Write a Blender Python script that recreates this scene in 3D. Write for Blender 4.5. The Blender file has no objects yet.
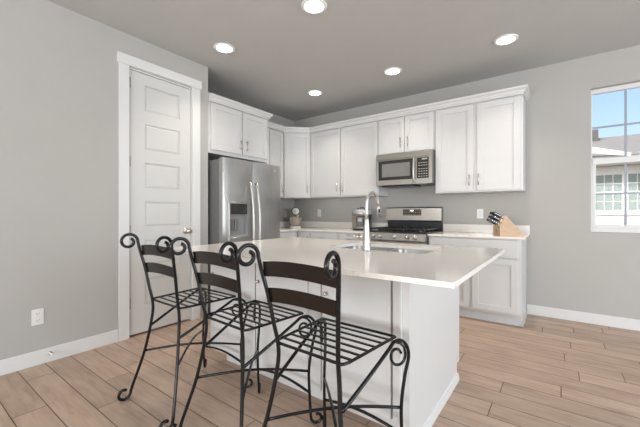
import bpy, bmesh, math, random
from math import pi, sin, cos, radians as R_
from mathutils import Vector, Matrix

random.seed(7)
S = bpy.context.scene
COL = S.collection

# ------------------------------------------------------------------ camera
cd = bpy.data.cameras.new('camera')
cd.sensor_width = 36
cd.lens = 326 * 36 / 640
cd.clip_start = .02
cam = bpy.data.objects.new('camera', cd)
cam.location = (0, 0, 1.125)
cam.rotation_euler = (pi / 2, 0, .6328)
COL.objects.link(cam)
S.camera = cam

# ------------------------------------------------------------------ world, sun, daylight, exposure
W = bpy.data.worlds.new('sky')
S.world = W
W.use_nodes = True
wn = W.node_tree
for n in list(wn.nodes):
    wn.nodes.remove(n)
sky = wn.nodes.new('ShaderNodeTexSky')
sky.sky_type = 'NISHITA'
sky.sun_disc = False
sky.sun_elevation = R_(50)
sky.sun_rotation = R_(200)
sky.air_density = 1.0
sky.dust_density = 4.5
sky.ozone_density = 1.6
wb = wn.nodes.new('ShaderNodeBackground')
wb.inputs['Strength'].default_value = .14
wo = wn.nodes.new('ShaderNodeOutputWorld')
wn.links.new(sky.outputs[0], wb.inputs[0])
wn.links.new(wb.outputs[0], wo.inputs[0])

def light(name, kind, loc, rot, energy, color, **kw):
    l = bpy.data.lights.new(name, kind)
    l.energy = energy
    l.color = color
    for k, v in kw.items():
        setattr(l, k, v)
    o = bpy.data.objects.new(name, l)
    o.location = loc
    o.rotation_euler = rot
    COL.objects.link(o)
    return o

light('sun', 'SUN', (0, -6, 8), (R_(42), 0, R_(-18)), 1.7, (1, .95, .88), angle=.01)
# daylight lamps at the openings; the rear one is added fill aimed at ceiling
light('ceiling_fill', 'AREA', (-.3, -4.0, 1.35), (R_(138), 0, 0), 150, (.93, .965, 1), shape='RECTANGLE', size=4.4, size_y=2.2)
light('daylight_side', 'AREA', (3.95, 1.2, 1.45), (R_(108), 0, R_(90)), 92, (.86, .935, 1), shape='RECTANGLE', size=3.6, size_y=2.0)
S.view_settings.view_transform = 'Standard'
S.view_settings.look = 'None'
S.view_settings.exposure = 1.13
S.view_settings.gamma = 1
S.view_settings.use_curve_mapping = False

# ------------------------------------------------------------------ materials
def mat(name, col, rough=.5, metal=0, spec=.5, noise=None, bump=None, emit=None, aniso=None):
    m = bpy.data.materials.new(name)
    m.use_nodes = True
    nt = m.node_tree
    b = nt.nodes['Principled BSDF']
    b.inputs['Base Color'].default_value = (*col, 1)
    b.inputs['Roughness'].default_value = rough
    b.inputs['Metallic'].default_value = metal
    b.inputs['Specular IOR Level'].default_value = spec
    tc = None
    if noise or bump:
        tc = nt.nodes.new('ShaderNodeTexCoord')
    if noise:
        scale, amt, stretch = noise
        mp = nt.nodes.new('ShaderNodeMapping')
        mp.inputs['Scale'].default_value = stretch
        nt.links.new(tc.outputs['Object'], mp.inputs[0])
        nz = nt.nodes.new('ShaderNodeTexNoise')
        nz.inputs['Scale'].default_value = scale
        nz.inputs['Detail'].default_value = 4
        nt.links.new(mp.outputs[0], nz.inputs['Vector'])
        rp = nt.nodes.new('ShaderNodeValToRGB')
        rp.color_ramp.elements[0].position = .3
        rp.color_ramp.elements[1].position = .7
        rp.color_ramp.elements[0].color = (*[c * (1 - amt) for c in col], 1)
        rp.color_ramp.elements[1].color = (*[min(1, c * (1 + amt)) for c in col], 1)
        nt.links.new(nz.outputs[0], rp.inputs[0])
        nt.links.new(rp.outputs[0], b.inputs['Base Color'])
    if bump:
        scale, strength, dist = bump
        n2 = nt.nodes.new('ShaderNodeTexNoise')
        n2.inputs['Scale'].default_value = scale
        n2.inputs['Detail'].default_value = 3
        nt.links.new(tc.outputs['Object'], n2.inputs['Vector'])
        bp = nt.nodes.new('ShaderNodeBump')
        bp.inputs['Strength'].default_value = strength
        bp.inputs['Distance'].default_value = dist
        nt.links.new(n2.outputs[0], bp.inputs['Height'])
        nt.links.new(bp.outputs[0], b.inputs['Normal'])
    if emit:
        b.inputs['Emission Color'].default_value = (*emit[:3], 1)
        b.inputs['Emission Strength'].default_value = emit[3]
    if aniso:
        b.inputs['Anisotropic'].default_value = aniso
    return m

M = {}
M['wall'] = mat('wall_paint', (.43, .415, .392), .75, spec=.25, noise=(3, .015, (1, 1, 1)), bump=(120, .06, .002))
M['ceiling'] = mat('ceiling_paint', (.50, .492, .475), .8, spec=.2, noise=(4, .015, (1, 1, 1)), bump=(38, .25, .004))
M['trim'] = mat('trim_white', (.68, .675, .66), .35, noise=(2, .01, (1, 1, 1)))
M['door'] = mat('door_white', (.60, .592, .575), .4, noise=(2, .01, (1, 1, 1)))
M['cab'] = mat('cabinet_white', (.63, .622, .61), .35, noise=(3, .012, (1, 1, 4)))
M['gap_shade'] = mat('dark_gap_shade', (.27, .235, .20), .8, noise=(5, .05, (1, 1, 1)))  # shade of door gaps put into the colour; also used for outlet slots
M['quartz'] = mat('quartz', (.84, .795, .745), .11, noise=(160, .06, (1, 1, 1)))
M['nickel'] = mat('brushed_nickel', (.60, .56, .51), .3, 1, noise=(60, .06, (1, 1, 1)))
M['faucet'] = mat('satin_steel', (.52, .50, .475), .36, .9, noise=(50, .04, (1, 1, 1)))
M['steel'] = mat('stainless', (.44, .43, .415), .3, 1, noise=(30, .05, (1, 12, .15)), aniso=.6)
M['steel_h'] = mat('stainless_horizontal', (.38, .355, .325), .33, 1, noise=(30, .05, (.2, 1, 14)), aniso=.4)
M['steel_dark'] = mat('grey_appliance_side', (.22, .22, .22), .45, .6, noise=(20, .04, (1, 1, 1)))
M['sinksteel'] = mat('sink_steel', (.33, .32, .31), .34, 1, noise=(40, .05, (1, 6, 1)))
M['black'] = mat('black_enamel', (.012, .012, .013), .3, noise=(30, .1, (1, 1, 1)))
M['blackglass'] = mat('dark_glass', (.03, .028, .027), .08, noise=(10, .05, (1, 1, 1)))
M['greyglass'] = mat('microwave_screen', (.20, .195, .185), .15, noise=(10, .04, (1, 1, 1)))
M['greyplastic'] = mat('grey_plastic', (.30, .30, .30), .4, noise=(20, .03, (1, 1, 1)))
M['lightplastic'] = mat('white_plastic', (.74, .73, .71), .35, noise=(20, .01, (1, 1, 1)))
M['buttons'] = mat('button_grey', (.45, .42, .38), .4, noise=(20, .04, (1, 1, 1)))
M['iron'] = mat('wrought_iron', (.006, .006, .0065), .2, 0, .38, noise=(90, .25, (1, 1, 1)), bump=(220, .15, .001))
M['bronze'] = mat('dark_bronze_slat', (.012, .0075, .0055), .26, 0, .38, noise=(40, .2, (1, 1, 1)))
M['block'] = mat('block_wood', (.50, .34, .22), .5, noise=(9, .14, (1, 1, 14)))
M['blocktop'] = mat('block_end_grain', (.62, .48, .35), .5, noise=(40, .08, (1, 1, 1)))
M['mixer'] = mat('mixer_white', (.74, .72, .69), .22, noise=(10, .01, (1, 1, 1)))
M['lampglow'] = mat('lamp_lens', (.9, .88, .84), .4, emit=(1, .95, .86, 6.0))
M['ring'] = mat('lamp_ring', (.80, .78, .75), .4, noise=(20, .01, (1, 1, 1)))
M['siding'] = mat('pale_siding', (.36, .35, .325), .8, noise=(1, .03, (1, 1, 30)))
M['housetrim'] = mat('house_trim', (.62, .62, .61), .6, noise=(4, .01, (1, 1, 1)))
M['houseglass'] = mat('house_pane', (.15, .21, .19), .3, noise=(3, .15, (1, 1, 8)))
M['ground'] = mat('yard_ground', (.30, .28, .24), .9, noise=(2, .1, (1, 1, 1)))
M['soffit'] = mat('house_soffit', (.52, .53, .52), .7, noise=(4, .02, (1, 1, 1)))

def glass_mat():
    m = bpy.data.materials.new('window_glass')
    m.use_nodes = True
    nt = m.node_tree
    for n in list(nt.nodes):
        nt.nodes.remove(n)
    o = nt.nodes.new('ShaderNodeOutputMaterial')
    mx = nt.nodes.new('ShaderNodeMixShader')
    tr = nt.nodes.new('ShaderNodeBsdfTransparent')
    gl = nt.nodes.new('ShaderNodeBsdfGlossy')
    gl.inputs['Roughness'].default_value = .02
    fr = nt.nodes.new('ShaderNodeFresnel')
    fr.inputs[0].default_value = 1.3
    nt.links.new(fr.outputs[0], mx.inputs[0])
    nt.links.new(tr.outputs[0], mx.inputs[1])
    nt.links.new(gl.outputs[0], mx.inputs[2])
    nt.links.new(mx.outputs[0], o.inputs[0])
    return m
M['glass'] = glass_mat()

def shingle_mat():
    m = bpy.data.materials.new('roof_shingles')
    m.use_nodes = True
    nt = m.node_tree
    b = nt.nodes['Principled BSDF']
    b.inputs['Roughness'].default_value = .9
    tc = nt.nodes.new('ShaderNodeTexCoord')
    br = nt.nodes.new('ShaderNodeTexBrick')
    br.inputs['Color1'].default_value = (.25, .245, .235, 1)
    br.inputs['Color2'].default_value = (.17, .167, .16, 1)
    br.inputs['Mortar'].default_value = (.11, .108, .10, 1)
    br.inputs['Scale'].default_value = 3.2
    br.inputs['Mortar Size'].default_value = .02
    nt.links.new(tc.outputs['Object'], br.inputs[0])
    nt.links.new(br.outputs[0], b.inputs['Base Color'])
    return m
M['shingle'] = shingle_mat()

def floor_mat():
    m = bpy.data.materials.new('oak_planks')
    m.use_nodes = True
    nt = m.node_tree
    b = nt.nodes['Principled BSDF']
    b.inputs['Roughness'].default_value = .42
    b.inputs['Specular IOR Level'].default_value = .35
    at = nt.nodes.new('ShaderNodeAttribute')
    at.attribute_name = 'plank'
    tc = nt.nodes.new('ShaderNodeTexCoord')
    # shift the grain per plank so it never runs across a seam
    cmb = nt.nodes.new('ShaderNodeCombineXYZ')
    mu = nt.nodes.new('ShaderNodeMath'); mu.operation = 'MULTIPLY'; mu.inputs[1].default_value = 37
    nt.links.new(at.outputs['Fac'], mu.inputs[0])
    nt.links.new(mu.outputs[0], cmb.inputs[0]); nt.links.new(mu.outputs[0], cmb.inputs[2])
    ad = nt.nodes.new('ShaderNodeVectorMath'); ad.operation = 'ADD'
    nt.links.new(tc.outputs['Object'], ad.inputs[0]); nt.links.new(cmb.outputs[0], ad.inputs[1])
    mp = nt.nodes.new('ShaderNodeMapping'); mp.inputs['Scale'].default_value = (1.6, 17, 1)
    nt.links.new(ad.outputs[0], mp.inputs[0])
    n1 = nt.nodes.new('ShaderNodeTexNoise'); n1.inputs['Scale'].default_value = 2.2; n1.inputs['Detail'].default_value = 7
    n1.inputs['Distortion'].default_value = .6
    nt.links.new(mp.outputs[0], n1.inputs['Vector'])
    mp2 = nt.nodes.new('ShaderNodeMapping'); mp2.inputs['Scale'].default_value = (2.2, 6, 1)
    nt.links.new(ad.outputs[0], mp2.inputs[0])
    n2 = nt.nodes.new('ShaderNodeTexNoise'); n2.inputs['Scale'].default_value = 1.6; n2.inputs['Detail'].default_value = 3
    nt.links.new(mp2.outputs[0], n2.inputs['Vector'])
    r1 = nt.nodes.new('ShaderNodeValToRGB')
    e = r1.color_ramp.elements
    e[0].position = .30; e[0].color = (.32, .220, .155, 1)
    e[1].position = .72; e[1].color = (.51, .376, .284, 1)
    k = e.new(.5); k.color = (.425, .302, .221, 1)
    mixn = nt.nodes.new('ShaderNodeMath'); mixn.operation = 'ADD'
    s1 = nt.nodes.new('ShaderNodeMath'); s1.operation = 'MULTIPLY'; s1.inputs[1].default_value = .55
    s2 = nt.nodes.new('ShaderNodeMath'); s2.operation = 'MULTIPLY'; s2.inputs[1].default_value = .45
    nt.links.new(n1.outputs[0], s1.inputs[0]); nt.links.new(n2.outputs[0], s2.inputs[0])
    nt.links.new(s1.outputs[0], mixn.inputs[0]); nt.links.new(s2.outputs[0], mixn.inputs[1])
    nt.links.new(mixn.outputs[0], r1.inputs[0])
    hs = nt.nodes.new('ShaderNodeHueSaturation')
    mr = nt.nodes.new('ShaderNodeMapRange')
    mr.inputs['To Min'].default_value = .93; mr.inputs['To Max'].default_value = 1.12
    nt.links.new(at.outputs['Fac'], mr.inputs[0])
    nt.links.new(mr.outputs[0], hs.inputs['Value'])
    hs.inputs['Saturation'].default_value = .95
    nt.links.new(r1.outputs[0], hs.inputs['Color'])
    nt.links.new(hs.outputs[0], b.inputs['Base Color'])
    bp = nt.nodes.new('ShaderNodeBump'); bp.inputs['Strength'].default_value = .12; bp.inputs['Distance'].default_value = .002
    nt.links.new(n1.outputs[0], bp.inputs['Height']); nt.links.new(bp.outputs[0], b.inputs['Normal'])
    return m
M['floor'] = floor_mat()
M['groove'] = mat('plank_groove', (.16, .11, .08), .8, noise=(5, .1, (1, 1, 1)))

# ------------------------------------------------------------------ geometry helpers
def new():
    return bmesh.new()

def bx(bm, x0, x1, y0, y1, z0, z1, bev=0, mi=0):
    r = bmesh.ops.create_cube(bm, size=1)
    vs = r['verts']
    bmesh.ops.scale(bm, vec=(x1 - x0, y1 - y0, z1 - z0), verts=vs)
    bmesh.ops.translate(bm, vec=((x0 + x1) / 2, (y0 + y1) / 2, (z0 + z1) / 2), verts=vs)
    fs = {f for v in vs for f in v.link_faces}
    for f in fs:
        f.material_index = mi
    if bev:
        es = list({e for v in vs for e in v.link_edges})
        rb = bmesh.ops.bevel(bm, geom=es, offset=bev, segments=2, affect='EDGES', profile=.5)
        for f in rb['faces']:
            f.material_index = mi

def prism(bm, pts, a0, a1, axis='z', mi=0):
    """polygon pts extruded along an axis; pts are (x,y) for z, (x,z) for y, (y,z) for x"""
    def P(p, a):
        return {'z': (p[0], p[1], a), 'y': (p[0], a, p[1]), 'x': (a, p[0], p[1])}[axis]
    lo = [bm.verts.new(P(p, a0)) for p in pts]
    hi = [bm.verts.new(P(p, a1)) for p in pts]
    fs = [bm.faces.new(lo), bm.faces.new(hi)]
    n = len(pts)
    for i in range(n):
        fs.append(bm.faces.new((lo[i], lo[(i + 1) % n], hi[(i + 1) % n], hi[i])))
    for f in fs:
        f.material_index = mi

def lathe(bm, prof, c=(0, 0, 0), seg=24, mat4=None, mi=0):
    rings = []
    for r, z in prof:
        ring = []
        for k in range(seg):
            a = 2 * pi * k / seg
            p = Vector((max(r, 1e-5) * cos(a), max(r, 1e-5) * sin(a), z))
            if mat4:
                p = mat4 @ p
            ring.append(bm.verts.new(p + Vector(c)))
        rings.append(ring)
    fs = []
    for a, b in zip(rings, rings[1:]):
        for k in range(seg):
            f = bm.faces.new((a[k], a[(k + 1) % seg], b[(k + 1) % seg], b[k]))
            f.smooth = True
            fs.append(f)
    fs.append(bm.faces.new(rings[0][::-1]))
    fs.append(bm.faces.new(rings[-1]))
    for f in fs:
        f.material_index = mi

def tube(bm, pts, r, seg=10, taper=None, mi=0):
    pts = [Vector(p) for p in pts]
    n = len(pts)
    rings = []
    prev = None
    for i, p in enumerate(pts):
        t = (pts[min(i + 1, n - 1)] - pts[max(i - 1, 0)]).normalized()
        if prev is None:
            u = t.orthogonal().normalized()
        else:
            u = (prev - t * prev.dot(t))
            u = u.normalized() if u.length > 1e-6 else t.orthogonal().normalized()
        prev = u
        w = t.cross(u)
        rr = taper(i / (n - 1)) if taper else r
        rings.append([bm.verts.new(p + (u * cos(2 * pi * k / seg) + w * sin(2 * pi * k / seg)) * rr) for k in range(seg)])
    for a, b in zip(rings, rings[1:]):
        for k in range(seg):
            f = bm.faces.new((a[k], a[(k + 1) % seg], b[(k + 1) % seg], b[k]))
            f.smooth = True
            f.material_index = mi
    for ring in (rings[0][::-1], rings[-1]):
        f = bm.faces.new(ring)
        f.material_index = mi

def spline(pts, per=6):
    """Catmull-Rom through pts"""
    P = [Vector(p) for p in pts]
    P = [P[0] * 2 - P[1]] + P + [P[-1] * 2 - P[-2]]
    out = []
    for i in range(1, len(P) - 2):
        for k in range(per):
            t = k / per
            a, b, c, d = P[i - 1], P[i], P[i + 1], P[i + 2]
            out.append(.5 * ((2 * b) + (c - a) * t + (2 * a - 5 * b + 4 * c - d) * t * t + (3 * b - a - 3 * c + d) * t ** 3))
    out.append(P[-2])
    return out

def obj(name, bm, m, parent=None, loc=None, rotz=0, **props):
    bmesh.ops.recalc_face_normals(bm, faces=bm.faces)
    me = bpy.data.meshes.new(name)
    bm.to_mesh(me)
    bm.free()
    for k in (m if isinstance(m, (list, tuple)) else [m]):
        me.materials.append(k)
    o = bpy.data.objects.new(name, me)
    COL.objects.link(o)
    if parent:
        o.parent = parent
    if loc:
        o.location = loc
    o.rotation_euler = (0, 0, rotz)
    for k, v in props.items():
        o[k] = v
    return o

def tag(o, label, cat, group=None):
    o['label'] = label
    o['category'] = cat
    if group:
        o['group'] = group
    return o

def thing(name, label, cat, loc=(0, 0, 0), rotz=0, group=None):
    o = bpy.data.objects.new(name, None)
    o.empty_display_size = .1
    o.location = loc
    o.rotation_euler = (0, 0, rotz)
    COL.objects.link(o)
    return tag(o, label, cat, group)

def struct(name, bm, m, parent=None):
    o = obj(name, bm, m, parent)
    if not parent:
        o['kind'] = 'structure'
    return o

def copy_tree(o, parent=None):
    c = o.copy()
    COL.objects.link(c)
    if parent:
        c.parent = parent
    for ch in list(o.children):
        copy_tree(ch, c)
    return c

def mesh_of(fn):
    bm = new()
    fn(bm)
    return bm

# ------------------------------------------------------------------ dimensions
XL, XA, YB, H = -3.13, -3.74, 4.33, 2.74
XR, YF = 4.0, -4.1
ZC = .893
RET = 2.174

# ------------------------------------------------------------------ room shell
# floor: one mesh of planks, joints where the photograph shows them
def build_floor():
    bm = new()
    lay = bm.faces.layers.float.new('plank')
    w, L, g = .157, 1.235, .0024
    joints = {.597: -2.885, .754: -2.145, .911: -2.455, 2.324: -.30, 2.481: .01, 2.952: .357, 3.109: .034, 3.266: -.747,
              3.423: .08, 3.58: .31, 3.737: -.13, 3.894: .11, 4.051: .335, 2.638: -.614}
    def plank(x0, x1, y0, y1):
        if x1 - x0 < .01:
            return
        vs = [bm.verts.new(p) for p in ((x0 + g, y0 + g, 0), (x1 - g, y0 + g, 0), (x1 - g, y1 - g, 0), (x0 + g, y1 - g, 0))]
        f = bm.faces.new(vs)
        f[lay] = random.random()
    y = .597 - w * 33
    i = 0
    while y < YB + .1:
        j = None
        for ky, kx in joints.items():
            if abs(ky - y) < .03:
                j = kx
        if j is None:
            j = (i * .47 % 1) * L
        x = j - L * math.ceil((j - (XA - .2)) / L)
        while x < XR + .1:
            plank(max(x, XA - .12), min(x + L, XR + .12), max(y, YF - .1), min(y + w, YB + .1))
            x += L
        y += w
        i += 1
    # the dark groove bed and the slab below
    n0 = len(bm.faces)
    bx(bm, XA - .12, XR + .12, YF - .1, YB + .12, -.12, -.0025, mi=1)
    return struct('floor', bm, [M['floor'], M['groove']])
build_floor()

bm = new(); bx(bm, XA - .12, XR + .12, YF - .1, YB + .12, H, H + .12)
struct('ceiling', bm, M['ceiling'])

# left wall with the pantry door opening
D0, D1, DZ = 1.353, 1.974, 2.445
bm = new()
bx(bm, XL - .12, XL, YF, D0, 0, H)
bx(bm, XL - .12, XL, D1, RET, 0, H)
bx(bm, XL - .12, XL, D0, D1, DZ, H)
struct('wall_left', bm, M['wall'])
bm = new(); bx(bm, XA, XL - .12, RET - .12, RET, 0, H)
struct('wall_pantry', bm, M['wall'])
bm = new(); bx(bm, XA - .12, XA, YF, YB + .12, 0, H)
struct('wall_alcove', bm, M['wall'])

# back wall with window hole
WX0, WX1, WZ0, WZ1 = .262, 1.06, .934, 2.403
bm = new()
bx(bm, XA, WX0, YB, YB + .14, 0, H)
bx(bm, WX1, XR, YB, YB + .14, 0, H)
bx(bm, WX0, WX1, YB, YB + .14, 0, WZ0)
bx(bm, WX0, WX1, YB, YB + .14, WZ1, H)
struct('wall_back', bm, M['wall'])
# right wall and the wall behind the camera, each with a big opening for daylight
bm = new()
bx(bm, XR, XR + .12, YF, -.6, 0, H); bx(bm, XR, XR + .12, 3.0, YB + .14, 0, H)
bx(bm, XR, XR + .12, -.6, 3.0, 0, .4); bx(bm, XR, XR + .12, -.6, 3.0, 2.45, H)
struct('wall_right', bm, M['wall'])
bm = new()
bx(bm, XA - .12, -2.5, YF - .12, YF, 0, H); bx(bm, 1.9, XR + .12, YF - .12, YF, 0, H)
bx(bm, -2.5, 1.9, YF - .12, YF, 2.45, H); bx(bm, -2.5, 1.9, YF - .12, YF, 0, .24)
struct('wall_front', bm, M['wall'])

def baseboard(name, fn):
    bm = new(); fn(bm); struct(name, bm, M['trim'])
baseboard('baseboard_left', lambda b: bx(b, XL, XL + .014, YF, 1.262, 0, .107, .003))
baseboard('baseboard_back', lambda b: bx(b, -.292, XR, YB - .014, YB, 0, .107, .003))
baseboard('baseboard_right', lambda b: bx(b, XR - .014, XR, YF, YB - .014, 0, .107, .003))

# door casing
bm = new()
bx(bm, XL, XL + .018, 1.264, 1.350, 0, 2.456, .002)
bx(bm, XL, XL + .018, 1.977, 2.068, 0, 2.456, .002)
bx(bm, XL, XL + .024, 1.252, 2.082, 2.456, 2.546, .002)
bx(bm, XL - .10, XL, D0 - .0005, D0 + .005, 0, DZ)
bx(bm, XL - .10, XL, D1 - .006, D1 + .0005, 0, DZ)
bx(bm, XL - .10, XL, D0, D1, DZ - .010, DZ)
struct('trim_1', bm, M['trim'])

# pantry door
bm = new()
d0, d1, dx = D0 + .010, D1 - .010, XL - .004
p0, p1 = 1.495, 1.842
tops = [2.325 - .362 * i for i in range(6)]
ph = .238
bx(bm, dx - .04, dx - .012, d0, d1, .020, DZ - .016)
bx(bm, dx - .012, dx, d0, p0, .020, DZ - .016)
bx(bm, dx - .012, dx, p1, d1, .020, DZ - .016)
zz = DZ - .016
for t in tops:
    bx(bm, dx - .012, dx, p0, p1, t, zz)
    zz = t - ph
bx(bm, dx - .012, dx, p0, p1, .020, zz)
for t in tops:   # sloped raised field of each panel
    a, b, c, e = p0, p1, t - ph, t
    k = .022
    base = [bm.verts.new((dx - .0119, *q)) for q in ((a + .004, c + .004), (b - .004, c + .004), (b - .004, e - .004), (a + .004, e - .004))]
    top = [bm.verts.new((dx - .005, *q)) for q in ((a + k, c + k), (b - k, c + k), (b - k, e - k), (a + k, e - k))]
    bm.faces.new(top)
    for i in range(4):
        bm.faces.new((base[i], base[(i + 1) % 4], top[(i + 1) % 4], top[i]))
door = struct('door_1', bm, M['door'])
for hz in (2.31, 1.60, .97, .31):
    bm = new()
    bx(bm, XL - .004, XL + .003, D0 - .004, D0 + .012, hz - .045, hz + .045)
    tube(bm, [(XL + .004, D0 + .006, hz - .047), (XL + .004, D0 + .006, hz + .047)], .006)
    obj('hinge', bm, M['steel_h'], door)
RX = Matrix.Rotation(pi / 2, 4, 'Y')
bm = new(); lathe(bm, [(.0, 0), (.031, 0), (.031, .006), (.022, .012), (.011, .014), (.011, .035), (.02, .04), (.028, .05), (.029, .06), (.022, .07), (.0, .073)], (dx + .001, 1.912, .945), 24, RX)
kn = obj('door_knob', bm, M['nickel'], door)
bm = new(); bx(bm, XL - .008, XL - .0005, D1 - .013, D1 - .005, .90, .99); obj('latch_plate', bm, M['nickel'], door)
kn['label'] = 'brushed nickel round knob'

# window
win = bpy.data.objects.new('window_1', None)
COL.objects.link(win)
win['kind'] = 'structure'
g0, g1 = YB + .055, YB + .105
def wbar(b, x0, x1, z0, z1, y0=g0, y1=g1, bev=.003):
    bx(b, x0, x1, y0, y1, z0, z1, bev)
bm = new()
wbar(bm, WX0, WX0 + .014, WZ0, WZ1); wbar(bm, WX1 - .028, WX1, WZ0, WZ1)
wbar(bm, WX0 + .014, WX1 - .028, WZ1 - .045, WZ1); wbar(bm, WX0 + .014, WX1 - .028, WZ0, WZ0 + .04)
obj('frame', bm, M['trim'], win)
bm = new()
zr = 1.66
wbar(bm, WX0 + .014, WX1 - .028, zr - .03, zr + .03, g0 - .006, g1)
wbar(bm, WX0 + .014, WX0 + .044, WZ0 + .04, zr - .03, g0, g1 - .02); wbar(bm, WX1 - .058, WX1 - .028, WZ0 + .04, zr - .03, g0, g1 - .02)
wbar(bm, WX0 + .044, WX1 - .058, WZ0 + .04, WZ0 + .07, g0, g1 - .02)
obj('sash', bm, M['trim'], win)
mid_m = mat('muntin_grey', (.30, .33, .38), .4, noise=(20, .02, (1, 1, 1)))
bm = new()
for xx in (.533, .792):
    wbar(bm, xx - .009, xx + .009, WZ0 + .07, zr - .03, g0 + .02, g0 + .03, 0); wbar(bm, xx - .009, xx + .009, zr + .03, WZ1 - .045, g0 + .02, g0 + .03, 0)
wbar(bm, WX0 + .014, WX1 - .028, 2.002, 2.020, g0 + .0202, g0 + .0298, 0); wbar(bm, WX0 + .044, WX1 - .058, 1.318, 1.336, g0 + .0202, g0 + .0298, 0)
obj('muntin', bm, mid_m, win)
bm = new()
bx(bm, WX0 + .02, WX1 - .02, g0 + .032, g0 + .036, zr, WZ1 - .03); bx(bm, WX0 + .02, WX1 - .02, g0 + .032, g0 + .036, WZ0 + .03, zr)
obj('pane', bm, M['glass'], win)

# ------------------------------------------------------------------ neighbour house seen through the window
gr = new(); bx(gr, -30, 40, YB + .5, 60, -.5, -.35)
struct('ground', gr, M['ground'])
HY = 20.0
hs = thing('house', 'pale neighbouring house with grey shingle roof outside the window', 'house', (0, HY, -.35))
bm = new(); bx(bm, -6, 12, 0, 8, 0, 3.65); obj('wall', bm, M['siding'], hs)
bm = new(); bx(bm, -6.02, 12, -.05, -.001, 1.42, 1.58); obj('belt_trim', bm, M['housetrim'], hs)
bm = new(); bx(bm, -6.5, 12.5, -.9, -.78, 3.75, 4.0); bx(bm, -6.5, 12.5, -.05, -.001, 3.30, 3.64); obj('fascia', bm, M['housetrim'], hs)
bm = new(); bx(bm, -6.5, 12.5, -.78, -.0, 3.66, 3.74); obj('soffit', bm, M['soffit'], hs)
bm = new(); prism(bm, [(-.95, 4.0), (4.2, 5.75), (9.0, 4.0)], -6.5, 12.5, 'x'); obj('roof', bm, M['shingle'], hs)
bm = new(); bx(bm, 1.05, 1.72, 3.2, 4.0, 5.2, 6.05); obj('chimney', bm, M['shingle'], hs)
bm = new(); prism(bm, [(.6, 4.62), (2.45, 4.05), (2.45, 3.9), (.6, 4.28)], -1.15, -1.0, 'y'); obj('barge_board', bm, M['housetrim'], hs)
for x0 in (1.39, 2.50):
    bm = new()
    w_, zb, zt = .90, 1.62, 3.25
    bx(bm, x0 - .1, x0 + w_ + .1, -.06, -.002, zb - .16, zb); bx(bm, x0 - .1, x0 + w_ + .1, -.06, -.002, zt, zt + .12)
    bx(bm, x0 - .1, x0, -.06, -.002, zb, zt); bx(bm, x0 + w_, x0 + w_ + .1, -.06, -.002, zb, zt)
    bx(bm, x0, x0 + w_, -.05, -.02, (zb + zt) / 2 - .04, (zb + zt) / 2 + .04)
    for k in (1, 2):
        bx(bm, x0 + w_ * k / 3 - .012, x0 + w_ * k / 3 + .012, -.04, -.02, zb, zt)
    for k in (1, 3):
        bx(bm, x0, x0 + w_, -.04, -.02, zb + (zt - zb) * k / 4 - .012, zb + (zt - zb) * k / 4 + .012)
    wo_ = obj('window', bm, M['housetrim'], hs)
    bm = new(); bx(bm, x0 - .05, x0 + w_ + .05, -.015, -.003, zb - .05, zt + .05); obj('pane', bm, M['houseglass'], wo_)

# ------------------------------------------------------------------ recessed ceiling lights
def ceiling_light():
    t = thing('recessed_light', '', 'ceiling light')
    bm = new(); lathe(bm, [(.072, -.001), (.101, -.001), (.100, -.006), (.090, -.012), (.076, -.010), (.072, -.001)], seg=40)
    obj('trim_ring', bm, M['ring'], t)
    bm = new(); lathe(bm, [(.0, -.001), (.0755, -.001), (.0755, -.0075), (.0, -.009)], seg=32)
    obj('lens', bm, M['lampglow'], t)
    return t
lamp0 = ceiling_light()
lights = [(-1.535, 2.015, 'round recessed ceiling light nearest the camera, at top centre'),
          (-2.632, 2.012, 'round recessed ceiling light closest to the pantry door'),
          (-2.632, 3.475, 'smallest recessed ceiling light, in front of the corner wall cabinet'),
          (-1.520, 3.467, 'round recessed ceiling light above the microwave and range'),
          (-.398, 3.460, 'round recessed ceiling light at right, nearest the window')]
for i, (x, y, lab) in enumerate(lights):
    o = lamp0 if i == 0 else copy_tree(lamp0)
    o.location = (x, y, H)
    tag(o, lab, 'ceiling light', 'recessed ceiling lights')
    light('lamp_beam', 'AREA', (x, y, H - .02), (0, 0, 0), 2.15, (1, .92, .84), shape='DISK', size=.14, spread=R_(105))

# ------------------------------------------------------------------ cabinets (local: x right, front faces -y, z up)
def pull(parent, x, z, y, vertical=True, L=.125):
    bm = new()
    h = L / 2
    if vertical:
        tube(bm, [(x, y - .028, z - h), (x, y - .028, z + h)], .0055, 8)
        for s in (-1, 1):
            tube(bm, [(x, y, z + s * (h - .014)), (x, y - .028, z + s * (h - .014))], .0045, 8)
    else:
        tube(bm, [(x - h, y - .028, z), (x + h, y - .028, z)], .0055, 8)
        for s in (-1, 1):
            tube(bm, [(x + s * (h - .014), y, z), (x + s * (h - .014), y - .028, z)], .0045, 8)
    return obj('handle', bm, M['nickel'], parent)

def shaker(parent, x0, x1, z0, z1, y, fr=.058, name='door', th=.019):
    """front at y-th, back at y"""
    bm = new()
    f = y - th
    bx(bm, x0, x0 + fr, f, y, z0, z1, .0015); bx(bm, x1 - fr, x1, f, y, z0, z1, .0015)
    bx(bm, x0 + fr, x1 - fr, f, y, z1 - fr, z1, .0015); bx(bm, x0 + fr, x1 - fr, f, y, z0, z0 + fr, .0015)
    bx(bm, x0 + fr - .004, x1 - fr + .004, f + .010, y - .0005, z0 + fr - .004, z1 - fr + .004)
    return obj(name, bm, M['cab'], parent)

def slab(parent, x0, x1, z0, z1, y, name='drawer', th=.019):
    bm = new(); bx(bm, x0, x1, y - th, y, z0, z1, .003)
    return obj(name, bm, M['cab'], parent)

def carcass(parent, x0, x1, y0, y1, z0, z1, name='body'):
    bm = new(); bx(bm, x0, x1, y0, y1, z0, z1, .001)
    return obj(name, bm, M['cab'], parent)

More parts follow.
